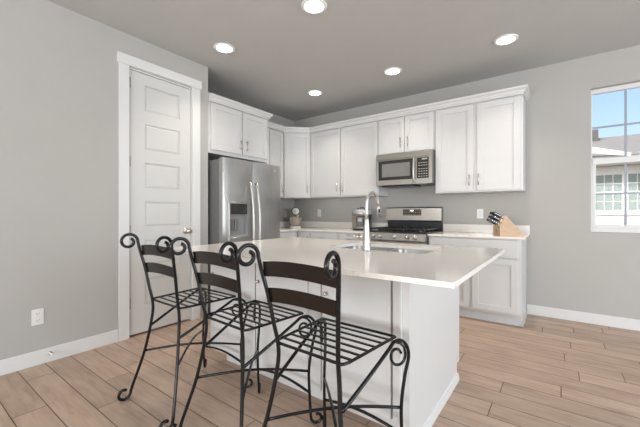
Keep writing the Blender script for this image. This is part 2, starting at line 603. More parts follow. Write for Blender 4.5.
def sweep(bm, path, prof):
    """profile (out, z) swept along a plan path, mitred; out is to the right of travel"""
    n = len(path)
    rings = []
    for i in range(n):
        def nrm(a, b):
            d = (Vector(b) - Vector(a)).normalized()
            return Vector((d.y, -d.x))
        if i == 0:
            m = nrm(path[0], path[1])
        elif i == n - 1:
            m = nrm(path[-2], path[-1])
        else:
            a, b = nrm(path[i - 1], path[i]), nrm(path[i], path[i + 1])
            m = (a + b) / (1 + a.dot(b))
        rings.append([bm.verts.new((path[i][0] + m.x * o, path[i][1] + m.y * o, z)) for o, z in prof])
    k = len(prof)
    for a, b in zip(rings, rings[1:]):
        for j in range(k):
            bm.faces.new((a[j], a[(j + 1) % k], b[(j + 1) % k], b[j]))
    bm.faces.new(rings[0]); bm.faces.new(rings[-1][::-1])

CROWN = [(.001, 2.375), (.010, 2.375), (.012, 2.392), (.020, 2.398), (.024, 2.412), (.034, 2.424), (.044, 2.430), (.046, 2.452), (.001, 2.452)]
UZ0, UZ1 = 1.368, 2.40
DZ0, DZ1 = 1.384, 2.362
YU = 4.02     # face of wall-cabinet boxes on the back wall
bw = YB - .002

# pair left of the microwave
t = thing('wall_cabinet', 'tall white two-door wall cabinet left of the microwave', 'cabinet', (0, 0, 0), 0, 'white wall cabinets')
carcass(t, -3.128, -1.966, YU, bw, UZ0, UZ1)
d = shaker(t, -3.118, -2.573, DZ0, DZ1, YU); pull(d, -2.625, 1.507, YU - .019)
d = shaker(t, -2.555, -1.978, DZ0, DZ1, YU); pull(d, -2.522, 1.507, YU - .019)
# above microwave
t = thing('wall_cabinet', 'short white two-door wall cabinet directly above the microwave', 'cabinet', (0, 0, 0), 0, 'white wall cabinets')
carcass(t, -1.964, -1.214, YU, bw, 1.898, UZ1)
d = shaker(t, -1.954, -1.600, 1.915, DZ1, YU); pull(d, -1.648, 2.043, YU - .019)
d = shaker(t, -1.588, -1.228, 1.915, DZ1, YU); pull(d, -1.550, 2.043, YU - .019)
# right pair
t = thing('wall_cabinet', 'tall white two-door wall cabinet right of the microwave, nearest the window', 'cabinet', (0, 0, 0), 0, 'white wall cabinets')
carcass(t, -1.212, -.304, YU, bw, UZ0, UZ1)
d = shaker(t, -1.198, -.783, DZ0, DZ1, YU, .065); pull(d, -.824, 1.507, YU - .019)
d = shaker(t, -.745, -.325, DZ0, DZ1, YU, .065); pull(d, -.728, 1.507, YU - .019)
# corner cabinet
t = thing('corner_cabinet', 'white diagonal corner wall cabinet with a single door', 'cabinet', (0, 0, 0), 0, 'white wall cabinets')
bm = new(); prism(bm, [(XA + .002, bw), (XA + .002, 3.724), (-3.428, 3.724), (-3.131, 4.021), (-3.131, bw)], UZ0, UZ1)
obj('body', bm, M['cab'], t)
cm = Vector(((-3.428 - 3.131) / 2, (3.724 + 4.021) / 2, 0))
ctr = bpy.data.objects.new('door', None); bpy.data.objects.remove(ctr)
hl = .1985
bm = new()
def diag_box(b, x0, x1, y0, y1, z0, z1, bev=.0015):
    b2 = new(); bx(b2, x0, x1, y0, y1, z0, z1, bev)
    mt = Matrix.Translation(cm) @ Matrix.Rotation(pi / 4, 4, 'Z')
    bmesh.ops.transform(b2, matrix=mt, verts=b2.verts)
    me = bpy.data.meshes.new('tmp'); b2.to_mesh(me); b2.free(); b.from_mesh(me); bpy.data.meshes.remove(me)
fr = .058
diag_box(bm, -hl, -hl + fr, -.020, -.001, DZ0, DZ1); diag_box(bm, hl - fr, hl, -.020, -.001, DZ0, DZ1)
diag_box(bm, -hl + fr, hl - fr, -.020, -.001, DZ1 - fr, DZ1); diag_box(bm, -hl + fr, hl - fr, -.020, -.001, DZ0, DZ0 + fr)
diag_box(bm, -hl + fr - .003, hl - fr + .003, -.010, -.002, DZ0 + fr - .003, DZ1 - fr + .003, 0)
d = obj('door', bm, M['cab'], t)
bm = new()
mt = Matrix.Translation(cm) @ Matrix.Rotation(pi / 4, 4, 'Z')
px_ = hl - .035
tube(bm, [mt @ Vector((px_, -.048, 1.445)), mt @ Vector((px_, -.048, 1.57))], .0055, 8)
for z in (1.459, 1.556):
    tube(bm, [mt @ Vector((px_, -.020, z)), mt @ Vector((px_, -.048, z))], .0045, 8)
obj('handle', bm, M['nickel'], d)
# left-run cabinet between fridge cabinet and corner (faces +X): local x = world Y
t = thing('wall_cabinet', 'narrow white wall cabinet between the fridge and the corner cabinet', 'cabinet', (-3.43, 3.105, 0), pi / 2, 'white wall cabinets')
carcass(t, .0, .616, 0, .308, UZ0, UZ1)
d = shaker(t, .012, .300, DZ0, DZ1, 0); pull(d, .268, 1.507, -.019)
d = shaker(t, .306, .592, DZ0, DZ1, 0); pull(d, .566, 1.507, -.019)
bm = new(); sweep(bm, [(-3.411, 3.147), (-3.411, 3.716), (-3.127, 4.0), (-.304, 4.0), (-.304, YB - .001)], CROWN)
struct('trim_2', bm, M['cab'])
# over-fridge cabinet
FY = RET + .004
t = thing('wall_cabinet', 'deep white two-door wall cabinet above the refrigerator', 'cabinet', (-3.15, FY, 0), pi / 2, 'white wall cabinets')
carcass(t, 0, 3.10 - FY, 0, .588, 1.805, UZ1)
d = shaker(t, .042, .470, 1.845, 2.366, 0); pull(d, 2.622 - FY, 1.957, -.019, L=.118)
d = shaker(t, .496, .910, 1.845, 2.366, 0); pull(d, 2.722 - FY, 1.957, -.019, L=.118)
bm = new(); sweep(bm, [(-3.131, FY), (-3.131, 3.10), (-3.405, 3.10)], CROWN)
struct('trim_3', bm, M['cab'])

# ---- base cabinets on the back wall
BZ = ZC - .021
YBASE = 3.731
def base_box(t, x0, x1, end_right=False):
    carcass(t, x0, x1, YBASE, bw, .112, BZ)
    bm = new(); bx(bm, x0, x1 - (.0 if not end_right else .018), 3.80, bw, 0, .1118)
    if end_right:
        prism(bm, [(3.80, 0), (3.80, .1118), (bw, .1118), (bw, 0)], x1 - .018, x1, 'x')
        bx(bm, x1 + .0003, x1 + .010, 3.79, bw - .016, 0, .03)
    obj('toe_kick', bm, M['cab'], t)
t = thing('base_cabinet', 'white base cabinet right of the range with knife block on top', 'cabinet', (0, 0, 0), 0, 'white base cabinets')
base_box(t, -1.200, -.296, True)
d = slab(t, -1.180, -.325, .682, .858, YBASE); pull(d, -1.043, .772, YBASE - .019); pull(d, -.535, .772, YBASE - .019)
for c in d.children:
    bpy.data.objects.remove(c)
pull(d, -1.043, .772, YBASE - .019, False); pull(d, -.535, .772, YBASE - .019, False)
d = shaker(t, -1.180, -.772, .135, .668, YBASE); pull(d, -.806, .58, YBASE - .019)
d = shaker(t, -.738, -.325, .135, .668, YBASE)
t = thing('base_cabinet', 'white base cabinet just left of the range, below the pressure cooker', 'cabinet', (0, 0, 0), 0, 'white base cabinets')
base_box(t, -2.415, -1.962)
d = slab(t, -2.402, -1.974, .682, .858, YBASE); pull(d, -2.19, .785, YBASE - .019, False)
d = shaker(t, -2.402, -1.974, .135, .668, YBASE); pull(d, -2.01, .58, YBASE - .019)
t = thing('base_cabinet', 'white base cabinet with long drawer pull, second left of the range', 'cabinet', (0, 0, 0), 0, 'white base cabinets')
base_box(t, -2.90, -2.417)
d = slab(t, -2.888, -2.429, .682, .858, YBASE); pull(d, -2.67, .785, YBASE - .019, False)
d = shaker(t, -2.888, -2.429, .135, .668, YBASE); pull(d, -2.465, .58, YBASE - .019)
t = thing('base_cabinet', 'white corner base cabinet below the stand mixer', 'cabinet', (0, 0, 0), 0, 'white base cabinets')
carcass(t, XA + .002, -2.902, YBASE, bw, .112, BZ)
bm = new(); bx(bm, XA + .002, -2.902, 3.80, bw, 0, .1118); obj('toe_kick', bm, M['cab'], t)
d = slab(t, -3.11, -2.914, .682, .858, YBASE)
bm = new(); lathe(bm, [(.0, 0), (.007, 0), (.007, .014), (.014, .02), (.012, .028), (.0, .03)], (-2.945, YBASE - .019, .785), 14, Matrix.Rotation(pi / 2, 4, 'X')); obj('knob', bm, M['nickel'], d)
d = shaker(t, -3.11, -2.914, .135, .668, YBASE, .05)
t = thing('base_cabinet', 'white base cabinet beside the refrigerator facing the island', 'cabinet', (-3.155, 3.112, 0), pi / 2, 'white base cabinets')
carcass(t, 0, .612, 0, .583, .112, BZ)
bm = new(); bx(bm, 0, .612, .07, .583, 0, .1118); obj('toe_kick', bm, M['cab'], t)
d = slab(t, .012, .560, .682, .858, 0); pull(d, .286, .785, -.019, False)
d = shaker(t, .012, .560, .135, .668, 0); pull(d, .52, .58, -.019)

# ---- worktops
t = thing('countertop', 'pale quartz worktop of the left corner run, under mixer and cooker', 'countertop')
bm = new(); prism(bm, [(XA + .002, 3.104), (-3.112, 3.104), (-3.112, 3.690), (-1.958, 3.690), (-1.958, bw), (XA + .002, bw)], ZC - .02, ZC)
obj('slab', bm, M['quartz'], t)
bm = new(); bx(bm, XA + .022, -1.958, bw - .02, bw, ZC + .0005, ZC + .098, .002)
tag(obj('backsplash', bm, M['quartz']), 'low quartz backsplash strip along the back wall left of the range', 'backsplash')
bm = new(); bx(bm, XA + .002, XA + .0215, 3.104, bw, ZC + .0005, ZC + .098, .002)
tag(obj('backsplash', bm, M['quartz']), 'low quartz backsplash strip on the side wall beside the refrigerator', 'backsplash')
t = thing('countertop', 'pale quartz worktop right of the range, under the knife block', 'countertop')
bm = new(); bx(bm, -1.200, -.264, 3.690, bw, ZC - .02, ZC, .002); obj('slab', bm, M['quartz'], t)
bm = new(); bx(bm, -1.200, -.264, bw - .02, bw, ZC + .0005, ZC + .098, .002)
tag(obj('backsplash', bm, M['quartz']), 'low quartz backsplash strip behind the knife block', 'backsplash')

# ------------------------------------------------------------------ refrigerator (local x = world Y, front -y = world +X)
F0 = 2.197
fr_ = thing('refrigerator', 'stainless side-by-side refrigerator with ice and water dispenser', 'refrigerator', (-2.90, F0, 0), pi / 2)
FW, FH, SP = .892, 1.73, .412
bm = new(); bx(bm, .004, FW - .004, .068, .80, .02, FH - .012, .004)
bx(bm, .03, FW - .03, .08, .78, 0, .02)
obj('case', bm, M['steel_dark'], fr_)
def door_front(x0, x1, holes=None):
    b = new()
    # gently bowed front made of strips
    n = 14
    def yb(x):
        s = (x - x0) / (x1 - x0)
        return -.016 * (1 - (2 * s - 1) ** 2) + .004 * (abs(2 * s - 1) ** 6)
    z0, z1 = .07, FH
    def strip(xa, xb, za, zb):
        k = max(1, int((xb - xa) / (x1 - x0) * n + .5))
        xs = [xa + (xb - xa) * i / k for i in range(k + 1)]
        fr1 = [(x, yb(x)) for x in xs]
        pts = fr1 + [(xb, .060), (xa, .060)]
        prism(b, pts, za, zb)
    if holes:
        hx0, hx1, hz0, hz1 = holes
        strip(x0, hx0, z0, z1); strip(hx1, x1, z0, z1); strip(hx0, hx1, z0, hz0); strip(hx0, hx1, hz1, z1)
    else:
        strip(x0, x1, z0, z1)
    bmesh.ops.remove_doubles(b, verts=b.verts, dist=1e-5)
    return b
DX0, DX1, DZa, DZb = .085, .332, .865, 1.240
ld = obj('door', door_front(0, SP, (DX0, DX1, DZa, DZb)), M['steel'], fr_)
rd = obj('door', door_front(SP + .006, FW), M['steel'], fr_)
ld['label'] = 'narrower freezer door with dispenser'
bm = new(); bx(bm, DX0, DX1, .050, .058, DZa, DZb); bx(bm, DX0, DX0 + .004, -.008, .05, DZa, DZb); bx(bm, DX1 - .004, DX1, -.008, .05, DZa, DZb)
bx(bm, DX0 + .004, DX1 - .004, -.014, .05, DZa, DZa + .022); bx(bm, DX0 + .004, DX1 - .004, -.012, .05, DZb - .006, DZb)
dsp = obj('dispenser', bm, M['greyplastic'], fr_)
bm = new(); bx(bm, DX0 + .005, DX1 - .005, -.014, .03, 1.118, DZb - .007, .004); obj('control_panel', bm, M['blackglass'], dsp)
for xx in (.132, .205):
    bm = new(); bx(bm, xx - .022, xx + .022, .022, .034, .93, 1.06, .006); bx(bm, xx - .01, xx + .01, .03, .05, 1.0, 1.05); obj('paddle', bm, M['steel_dark'], dsp)
# raised light frame round the dispenser: sides sweep up into an arc
bm = new()
fpts = spline([(DX0 - .012, -.012, .70), (DX0 - .012, -.014, 1.0), (DX0 - .016, -.013, 1.22), (DX0 - .040, -.008, 1.30), (DX0 - .066, .000, 1.38), (DX0 - .072, .003, 1.60)], 8)
tube(bm, fpts, .006, 8)
tube(bm, [(DX0 - .012, -.013, DZb + .008), (DX1 + .01, -.017, DZb + .008)], .005, 8)
tube(bm, [(DX0 - .012, -.013, DZa - .008), (DX1 + .01, -.017, DZa - .008)], .007, 8)
obj('dispenser_frame', bm, M['faucet'], ld)
for par, xx in ((ld, SP - .045), (rd, SP + .050)):
    bm = new()
    pts = []
    for i in range(25):
        s = i / 24
        z = .36 + s * (1.475 - .36)
        y = -.030 - .052 * (1 - abs(2 * s - 1) ** 2.4)
        pts.append((xx, y, z))
    tube(bm, [(xx, .0, .36)] + pts + [(xx, .0, 1.475)], .0125, 12)
    obj('handle', bm, M['faucet'], par)
bm = new(); bx(bm, .72, .79, -.0125, -.0085, 1.655, 1.668); obj('badge', bm, M['lightplastic'], rd)
bm = new(); bx(bm, .01, FW - .01, .012, .07, .012, .066); obj('toe_grille', bm, M['steel_dark'], fr_)

# ------------------------------------------------------------------ microwave
MX0, MX1, MY, MZ0, MZ1 = -1.947, -1.216, 3.90, 1.487, 1.893
mw = thing('microwave', 'stainless over-the-range microwave with black control panel', 'microwave')
bm = new(); bx(bm, MX0 + .002, MX1 - .002, MY + .035, bw, MZ0 + .004, MZ1 - .002, .003); obj('case', bm, M['steel_dark'], mw)
bm = new(); bx(bm, MX0 + .05, MX1 - .25, MY + .07, bw - .08, MZ0 - .012, MZ0 + .0035); obj('vent_grille', bm, M['black'], mw)
bm = new(); bx(bm, MX0, MX1, MY, MY + .034, MZ1 - .075, MZ1, .004)
bx(bm, MX1 - .040, MX1, MY, MY + .034, MZ0, MZ1 - .0755, .003)
obj('vent_panel', bm, M['steel_h'], mw)
CXP = MX1 - .180
bm = new()
za, zb_ = MZ0 + .066, MZ1 - .090
bx(bm, MX0, MX0 + .035, MY, MY + .034, MZ0, MZ1 - .0765, .003)
bx(bm, CXP - .058, CXP - .004, MY, MY + .034, MZ0, MZ1 - .0765, .003)
bx(bm, MX0 + .0352, CXP - .0582, MY, MY + .034, MZ0, za, .003)
bx(bm, MX0 + .0352, CXP - .0582, MY, MY + .034, zb_, MZ1 - .0765, .002)
dr = obj('door', bm, M['steel_h'], mw)
bm = new(); bx(bm, MX0 + .0352, CXP - .0582, MY + .004, MY + .03, za, zb_); gl = obj('window', bm, M['blackglass'], dr)
bm = new(); bx(bm, MX0 + .085, CXP - .09, MY + .0025, MY + .0038, za + .04, zb_ - .04); obj('screen', bm, M['greyglass'], dr)
bm = new()
hp = [(CXP - .030, MY, MZ0 + .03)] + [(CXP - .030, MY - .022 - .02 * (1 - (2 * i / 12 - 1) ** 2), MZ0 + .03 + i / 12 * .275) for i in range(13)] + [(CXP - .030, MY, MZ0 + .305)]
tube(bm, hp, .0125, 10); obj('handle', bm, M['faucet'], dr)
bm = new(); bx(bm, CXP - .003, MX1 - .0405, MY + .001, MY + .033, MZ0 + .066, MZ1 - .090); bx(bm, CXP - .003, MX1 - .0405, MY + .0012, MY + .033, MZ0, MZ0 + .0655, mi=1); bx(bm, CXP - .003, MX1 - .0405, MY + .0012, MY + .033, MZ1 - .0895, MZ1 - .0765, mi=1)
cp = obj('control_panel', bm, [M['blackglass'], M['steel_h']], mw)
bm = new()
for r in range(6):
    for c in range(4):
        x = CXP + .018 + c * .030
        z = MZ0 + .086 + r * .030 + (.012 if r > 3 else 0)
        bm = new(); bx(bm, x, x + .018, MY - .0005, MY + .0009, z, z + .008); obj('button', bm, M['buttons'], cp)
bm = new(); bx(bm, CXP + .06, CXP + .125, MY - .0005, MY + .0009, MZ1 - .116, MZ1 - .102); obj('clock', bm, M['buttons'], cp)

# ------------------------------------------------------------------ range
RX0, RX1 = -1.953, -1.205
rg = thing('gas_range', 'stainless gas range with black cast-iron grates below the microwave', 'stove')
bm = new(); bx(bm, RX0 + .002, RX1 - .002, 3.70, 4.30, .03, .872); bx(bm, RX0 + .03, RX1 - .03, 3.74, 4.28, 0, .03); obj('case', bm, M['steel_dark'], rg)
bm = new(); bx(bm, RX0, RX1, 3.672, 4.235, .873, .908, .004); obj('cooktop', bm, M['black'], rg)
bm = new(); prism(bm, [(3.70, .805), (3.640, .805), (3.640, .815), (3.652, .888), (3.671, .896), (3.671, .872), (3.70, .872)], RX0, RX1, 'x'); cpn = obj('control_panel', bm, M['steel_h'], rg)
for kx in (-1.852, -1.765, -1.582, -1.418, -1.328):
    bm = new()
    mt = Matrix.Rotation(pi / 2 + .12, 4, 'X')
    lathe(bm, [(.0, 0), (.026, 0), (.026, .006), (.021, .010), (.019, .032), (.015, .037), (.0, .038)], (kx, 3.6465, .851), 20, mt)
    obj('knob', bm, M['faucet'], cpn)
bm = new(); bx(bm, RX0 + .004, RX1 - .004, 3.655, 3.699, .735, .792, .003); bx(bm, RX0 + .004, RX1 - .004, 3.655, 3.699, .24, .36, .003)
bx(bm, RX0 + .004, RX0 + .10, 3.655, 3.699, .3602, .7348); bx(bm, RX1 - .10, RX1 - .004, 3.655, 3.699, .3602, .7348)
od = obj('oven_door', bm, M['steel_h'], rg)
bm = new(); bx(bm, RX0 + .1002, RX1 - .1002, 3.659, 3.69, .3602, .7348); obj('oven_window', bm, M['blackglass'], od)
bm = new(); tube(bm, [(RX0 + .05, 3.655, .765), (RX0 + .05, 3.61, .765), (RX0 + .07, 3.60, .765), (RX1 - .07, 3.60, .765), (RX1 - .05, 3.61, .765), (RX1 - .05, 3.655, .765)], .012, 10); obj('handle', bm, M['faucet'], od)
bm = new(); bx(bm, RX0 + .004, RX1 - .004, 3.655, 3.699, .07, .228, .004); obj('drawer', bm, M['steel_h'], rg)
# grates: three cast-iron frames with fingers
for k in range(3):
    gx0 = RX0 + .02 + k * .238; gx1 = gx0 + .230
    bm = new()
    za, zb_ = .932, .945
    for yy in (3.70, 3.94, 4.20):
        bx(bm, gx0, gx1, yy - .007, yy + .007, za, zb_)
    for xx in (gx0 + .007, (gx0 + gx1) / 2, gx1 - .007):
        bx(bm, xx - .006, xx + .006, 3.7072, 3.9328, za, zb_); bx(bm, xx - .006, xx + .006, 3.9472, 4.1928, za, zb_)
    for xx in (gx0 + .007, gx1 - .007):
        for yy in (3.70, 3.94, 4.20):
            bx(bm, xx - .007, xx + .007, yy - .007, yy + .007, .908, .9319)
    obj('grate', bm, M['black'], rg)
for (xx, yy) in ((-1.82, 3.82), (-1.82, 4.08), (-1.58, 3.95), (-1.33, 3.82), (-1.33, 4.08)):
    bm = new(); lathe(bm, [(.0, 0), (.05, 0), (.05, .006), (.036, .008), (.036, .016), (.0, .018)], (xx, yy, .909), 20); obj('burner', bm, M['black'], rg)
bm = new(); prism(bm, [(4.255, 1.022), (4.245, 1.035), (4.245, 1.195), (4.255, 1.210), (4.315, 1.210), (4.315, 1.022)], RX0 - .006, RX1 + .001, 'x')
bx(bm, RX0 + .006, RX1 - .006, 4.27, 4.315, .87, 1.0215, mi=1)
bg = obj('backguard', bm, [M['steel_h'], M['black']], rg)
bm = new(); bx(bm, -1.712, -1.463, 4.241, 4.247, 1.100, 1.180, .002); dp = obj('display', bm, mat('brown_display', (.055, .030, .018), .15, noise=(30, .2, (1, 1, 1))), rg)
bm = new()
for r in range(3):
    for c in range(9):
        if r == 2 and 3 <= c <= 5:
            continue
        bm = new(); bx(bm, -1.700 + c * .0265, -1.700 + c * .0265 + .014, 4.2396, 4.2409, 1.110 + r * .023, 1.116 + r * .023); obj('touch_pad', bm, M['buttons'], dp)
bm = new(); bx(bm, -1.612, -1.565, 4.2396, 4.2409, 1.156, 1.170); obj('clock', bm, mat('clock_digits', (.3, .3, .28), .4, emit=(.9, .95, 1, 1.2)), dp)

# ------------------------------------------------------------------ island
IX0, IX1, IY0, IY1 = -2.12, -.284, 1.146, 2.42
BY, BE = 1.492, 2.385
isl = thing('kitchen_island', 'white kitchen island cabinet with flat doors facing the bar stools', 'kitchen island')
ZB = ZC - .0205
bm = new()
# body with the space of the sink left free
SX0, SX1, SY0, SY1 = -1.300, -.622, 1.862, 2.235
bx(bm, -2.095, SX0 - .06, BY, BE, .112, ZB); bx(bm, SX1 + .06, -.6035, BY, BE, .112, ZB)
bx(bm, SX0 - .06, SX1 + .06, BY, SY0 - .06, .112, ZB); bx(bm, SX0 - .06, SX1 + .06, SY1 + .05, BE, .112, ZB)
bx(bm, SX0 - .06, SX1 + .06, SY0 - .06, SY1 + .05, .112, .60)
obj('body', bm, M['cab'], isl)
bm = new(); bx(bm, -2.06, -.6035, 1.595, 2.31, 0, .1115); obj('toe_kick', bm, M['cab'], isl)
bm = new(); prism(bm, [(1.458, 0), (1.458, ZB), (2.388, ZB), (2.388, .112), (2.325, .112), (2.325, 0)], -.5895, -.557, 'x'); obj('end_panel', bm, M['cab'], isl)
bm = new(); prism(bm, [(-.5568, 0), (-.5568, .048), (-.550, .044), (-.543, .012), (-.542, 0)], 1.44, 2.335, 'y'); obj('shoe_moulding', bm, M['trim'], isl)
# flat doors with strips between, coloured dark for the shade of the gaps
bm = new()
for xx in (-1.605, -1.073, -.652):
    bm = new(); bx(bm, xx - .003, xx + .003, BY - .004, BY - .0005, .125, ZB - .01); obj('gap_shade_strip', bm, M['gap_shade'], isl)
for x0, x1, kx in ((-2.090, -1.612, -2.055), (-1.600, -1.170, -1.575), (-1.068, -.657, -1.035)):
    bm = new(); bx(bm, x0, x1, BY - .019, BY - .0005, .125, ZB - .012, .002); d = obj('door', bm, M['cab'], isl)
    bm = new(); lathe(bm, [(.0, 0), (.006, 0), (.006, .012), (.012, .018), (.010, .025), (.0, .027)], (kx, BY - .019, .685), 14, Matrix.Rotation(pi / 2, 4, 'X')); obj('knob', bm, M['nickel'], d)
bm = new(); bx(bm, -1.166, -1.078, BY - .016, BY - .0005, .125, ZB - .012, .002); obj('filler', bm, M['cab'], isl)
bm = new(); bx(bm, -.647, -.6035, BY - .016, BY - .0005, .125, ZB - .012, .002); obj('filler', bm, M['cab'], isl)
bm = new(); bx(bm, -.603, -.590, 1.442, BY + .01, .0, ZB - .001, .0015); obj('corner_stile', bm, M['cab'], isl)
# kitchen side fronts
for x0, x1 in ((-2.08, -1.62), (-1.61, -1.34), (-1.33, -.96), (-.95, -.61)):
    bm = new(); bx(bm, x0, x1, BE + .0005, BE + .019, .125, ZB - .03, .002); obj('door', bm, M['cab'], isl)

def rrect(x0, x1, y0, y1, r, n=6):
    pts = []
    for cx, cy, a0 in ((x1 - r, y1 - r, 0), (x0 + r, y1 - r, 90), (x0 + r, y0 + r, 180), (x1 - r, y0 + r, 270)):
        for k in range(n + 1):
            a = R_(a0 + 90 * k / n)
            pts.append((cx + r * cos(a), cy + r * sin(a)))
    return pts

def plate_with_holes(bm, outer, holes, z0, z1):
    for z in (z0, z1):
        es = []
        for loop in [outer] + holes:
            vs = [bm.verts.new((x, y, z)) for x, y in loop]
            es += [bm.edges.new((vs[i], vs[(i + 1) % len(vs)])) for i in range(len(vs))]
        bmesh.ops.triangle_fill(bm, edges=es, use_beauty=True)
    for loop in [outer] + holes:
        a = [bm.verts.new((x, y, z0)) for x, y in loop]
        b = [bm.verts.new((x, y, z1)) for x, y in loop]
        for i in range(len(loop)):
            j = (i + 1) % len(loop)
            bm.faces.new((a[i], a[j], b[j], b[i]))
    bmesh.ops.remove_doubles(bm, verts=bm.verts, dist=1e-5)
bm = new()
plate_with_holes(bm, [(IX0, IY0), (IX1, IY0), (IX1, IY1), (IX0, IY1)], [rrect(SX0, SX1, SY0, SY1, .035)], ZC - .02, ZC)
tag(obj('island_countertop', bm, M['quartz']), 'large pale quartz island worktop with overhang above the bar stools', 'countertop')

# sink
bm = new()
xm = -.935
b1, b2 = (SX0 + .006, xm - .012, SY0 + .006, SY1 - .006), (xm + .012, SX1 - .006, SY0 + .006, SY1 - .006)
zr0, zr1 = ZC - .0235, ZC - .0208
plate_with_holes(bm, rrect(SX0 - .03, SX1 + .03, SY0 - .03, SY1 + .03, .05), [rrect(*b1, .055), rrect(*b2, .055)], zr0, zr1)
for b in (b1, b2):
    levels = [(0, zr1, .055), (.004, zr1 - .02, .055), (.012, ZC - .18, .055), (.03, ZC - .205, .05), (.06, ZC - .21, .04)]
    loops = []
    for ins, z, r in levels:
        loops.append([bm.verts.new((x, y, z)) for x, y in rrect(b[0] + ins, b[1] - ins, b[2] + ins, b[3] - ins, r)])
    for a, c in zip(loops, loops[1:]):
        for i in range(len(a)):
            j = (i + 1) % len(a)
            f = bm.faces.new((a[i], a[j], c[j], c[i])); f.smooth = True
    bm.faces.new(loops[-1])
snk = thing('double_sink', 'stainless double-bowl sink set into the island worktop', 'sink')
obj('basin', bm, M['sinksteel'], snk)
for b in (b1, b2):
    bm = new(); lathe(bm, [(.0, 0), (.042, 0), (.042, .004), (.03, .003), (.0, .002)], ((b[0] + b[1]) / 2, (b[2] + b[3]) / 2, ZC - .2095), 20); obj('drain', bm, M['nickel'], snk)

# faucet
fx, fy = -.968, 1.812
fc = thing('kitchen_faucet', 'tall satin gooseneck kitchen faucet standing behind the island sink', 'faucet', (fx, fy, ZC))
bm = new(); lathe(bm, [(.0, 0), (.027, 0), (.027, .006), (.025, .012), (.0225, .08), (.018, .14), (.0138, .19), (.012, .205), (.0, .206)], seg=24); obj('body', bm, M['faucet'], fc)
bm = new()
R = .070
pts = [(0, 0, .19), (0, 0, .24), (0, 0, .29)]
for k in range(0, 15):
    a = pi - k / 14 * (pi * .96)
    pts.append((0, R + R * cos(a), .295 + R * sin(a)))
# spout swings slightly to the right
pts = [Vector((p[1] * .05, p[1], p[2])) for p in pts]
pts.append(pts[-1] + (pts[-1] - pts[-2]).normalized() * .012)
tube(bm, pts, .0112, 14); obj('spout', bm, M['faucet'], fc)
e = pts[-1]; dvec = (pts[-1] - pts[-2]).normalized()
bm = new(); tube(bm, [e - dvec * .002, e + dvec * .035, e + dvec * .085], .016, 14, taper=lambda s: .0118 + .0035 * s); sh = obj('spray_head', bm, M['faucet'], fc)
bm = new(); q = e + dvec * .03; tube(bm, [q + Vector((.009, -.009, 0)), q + dvec * .024 + Vector((.010, -.010, 0))], .006, 8); obj('spray_button', bm, M['black'], sh)
bm = new(); tube(bm, [(-.02, 0, .085), (-.058, 0, .085)], .012, 12); lathe(bm, [(.0, -.008), (.016, -.008), (.016, .012), (.0, .012)], (-.062, 0, .085), 14, Matrix.Rotation(-pi / 2, 4, 'Y'))
tube(bm, [(-.062, 0, .085), (-.10, .003, .088), (-.155, .006, .092)], .005, 8); obj('lever', bm, M['nickel'], fc)

# ------------------------------------------------------------------ bar stools (local: x right, y towards the island)
RR = .0085
SZ = .60
def spiral(cy, cz, r0, r1, a0, a1, x, n=36, x1=None):
    out = []
    for i in range(n + 1):
        s = i / n
        a = R_(a0 + (a1 - a0) * s)
        r = r0 + (r1 - r0) * s
        out.append(Vector(((x if x1 is None else x + (x1 - x) * s), cy + r * cos(a), cz + r * sin(a))))
    return out

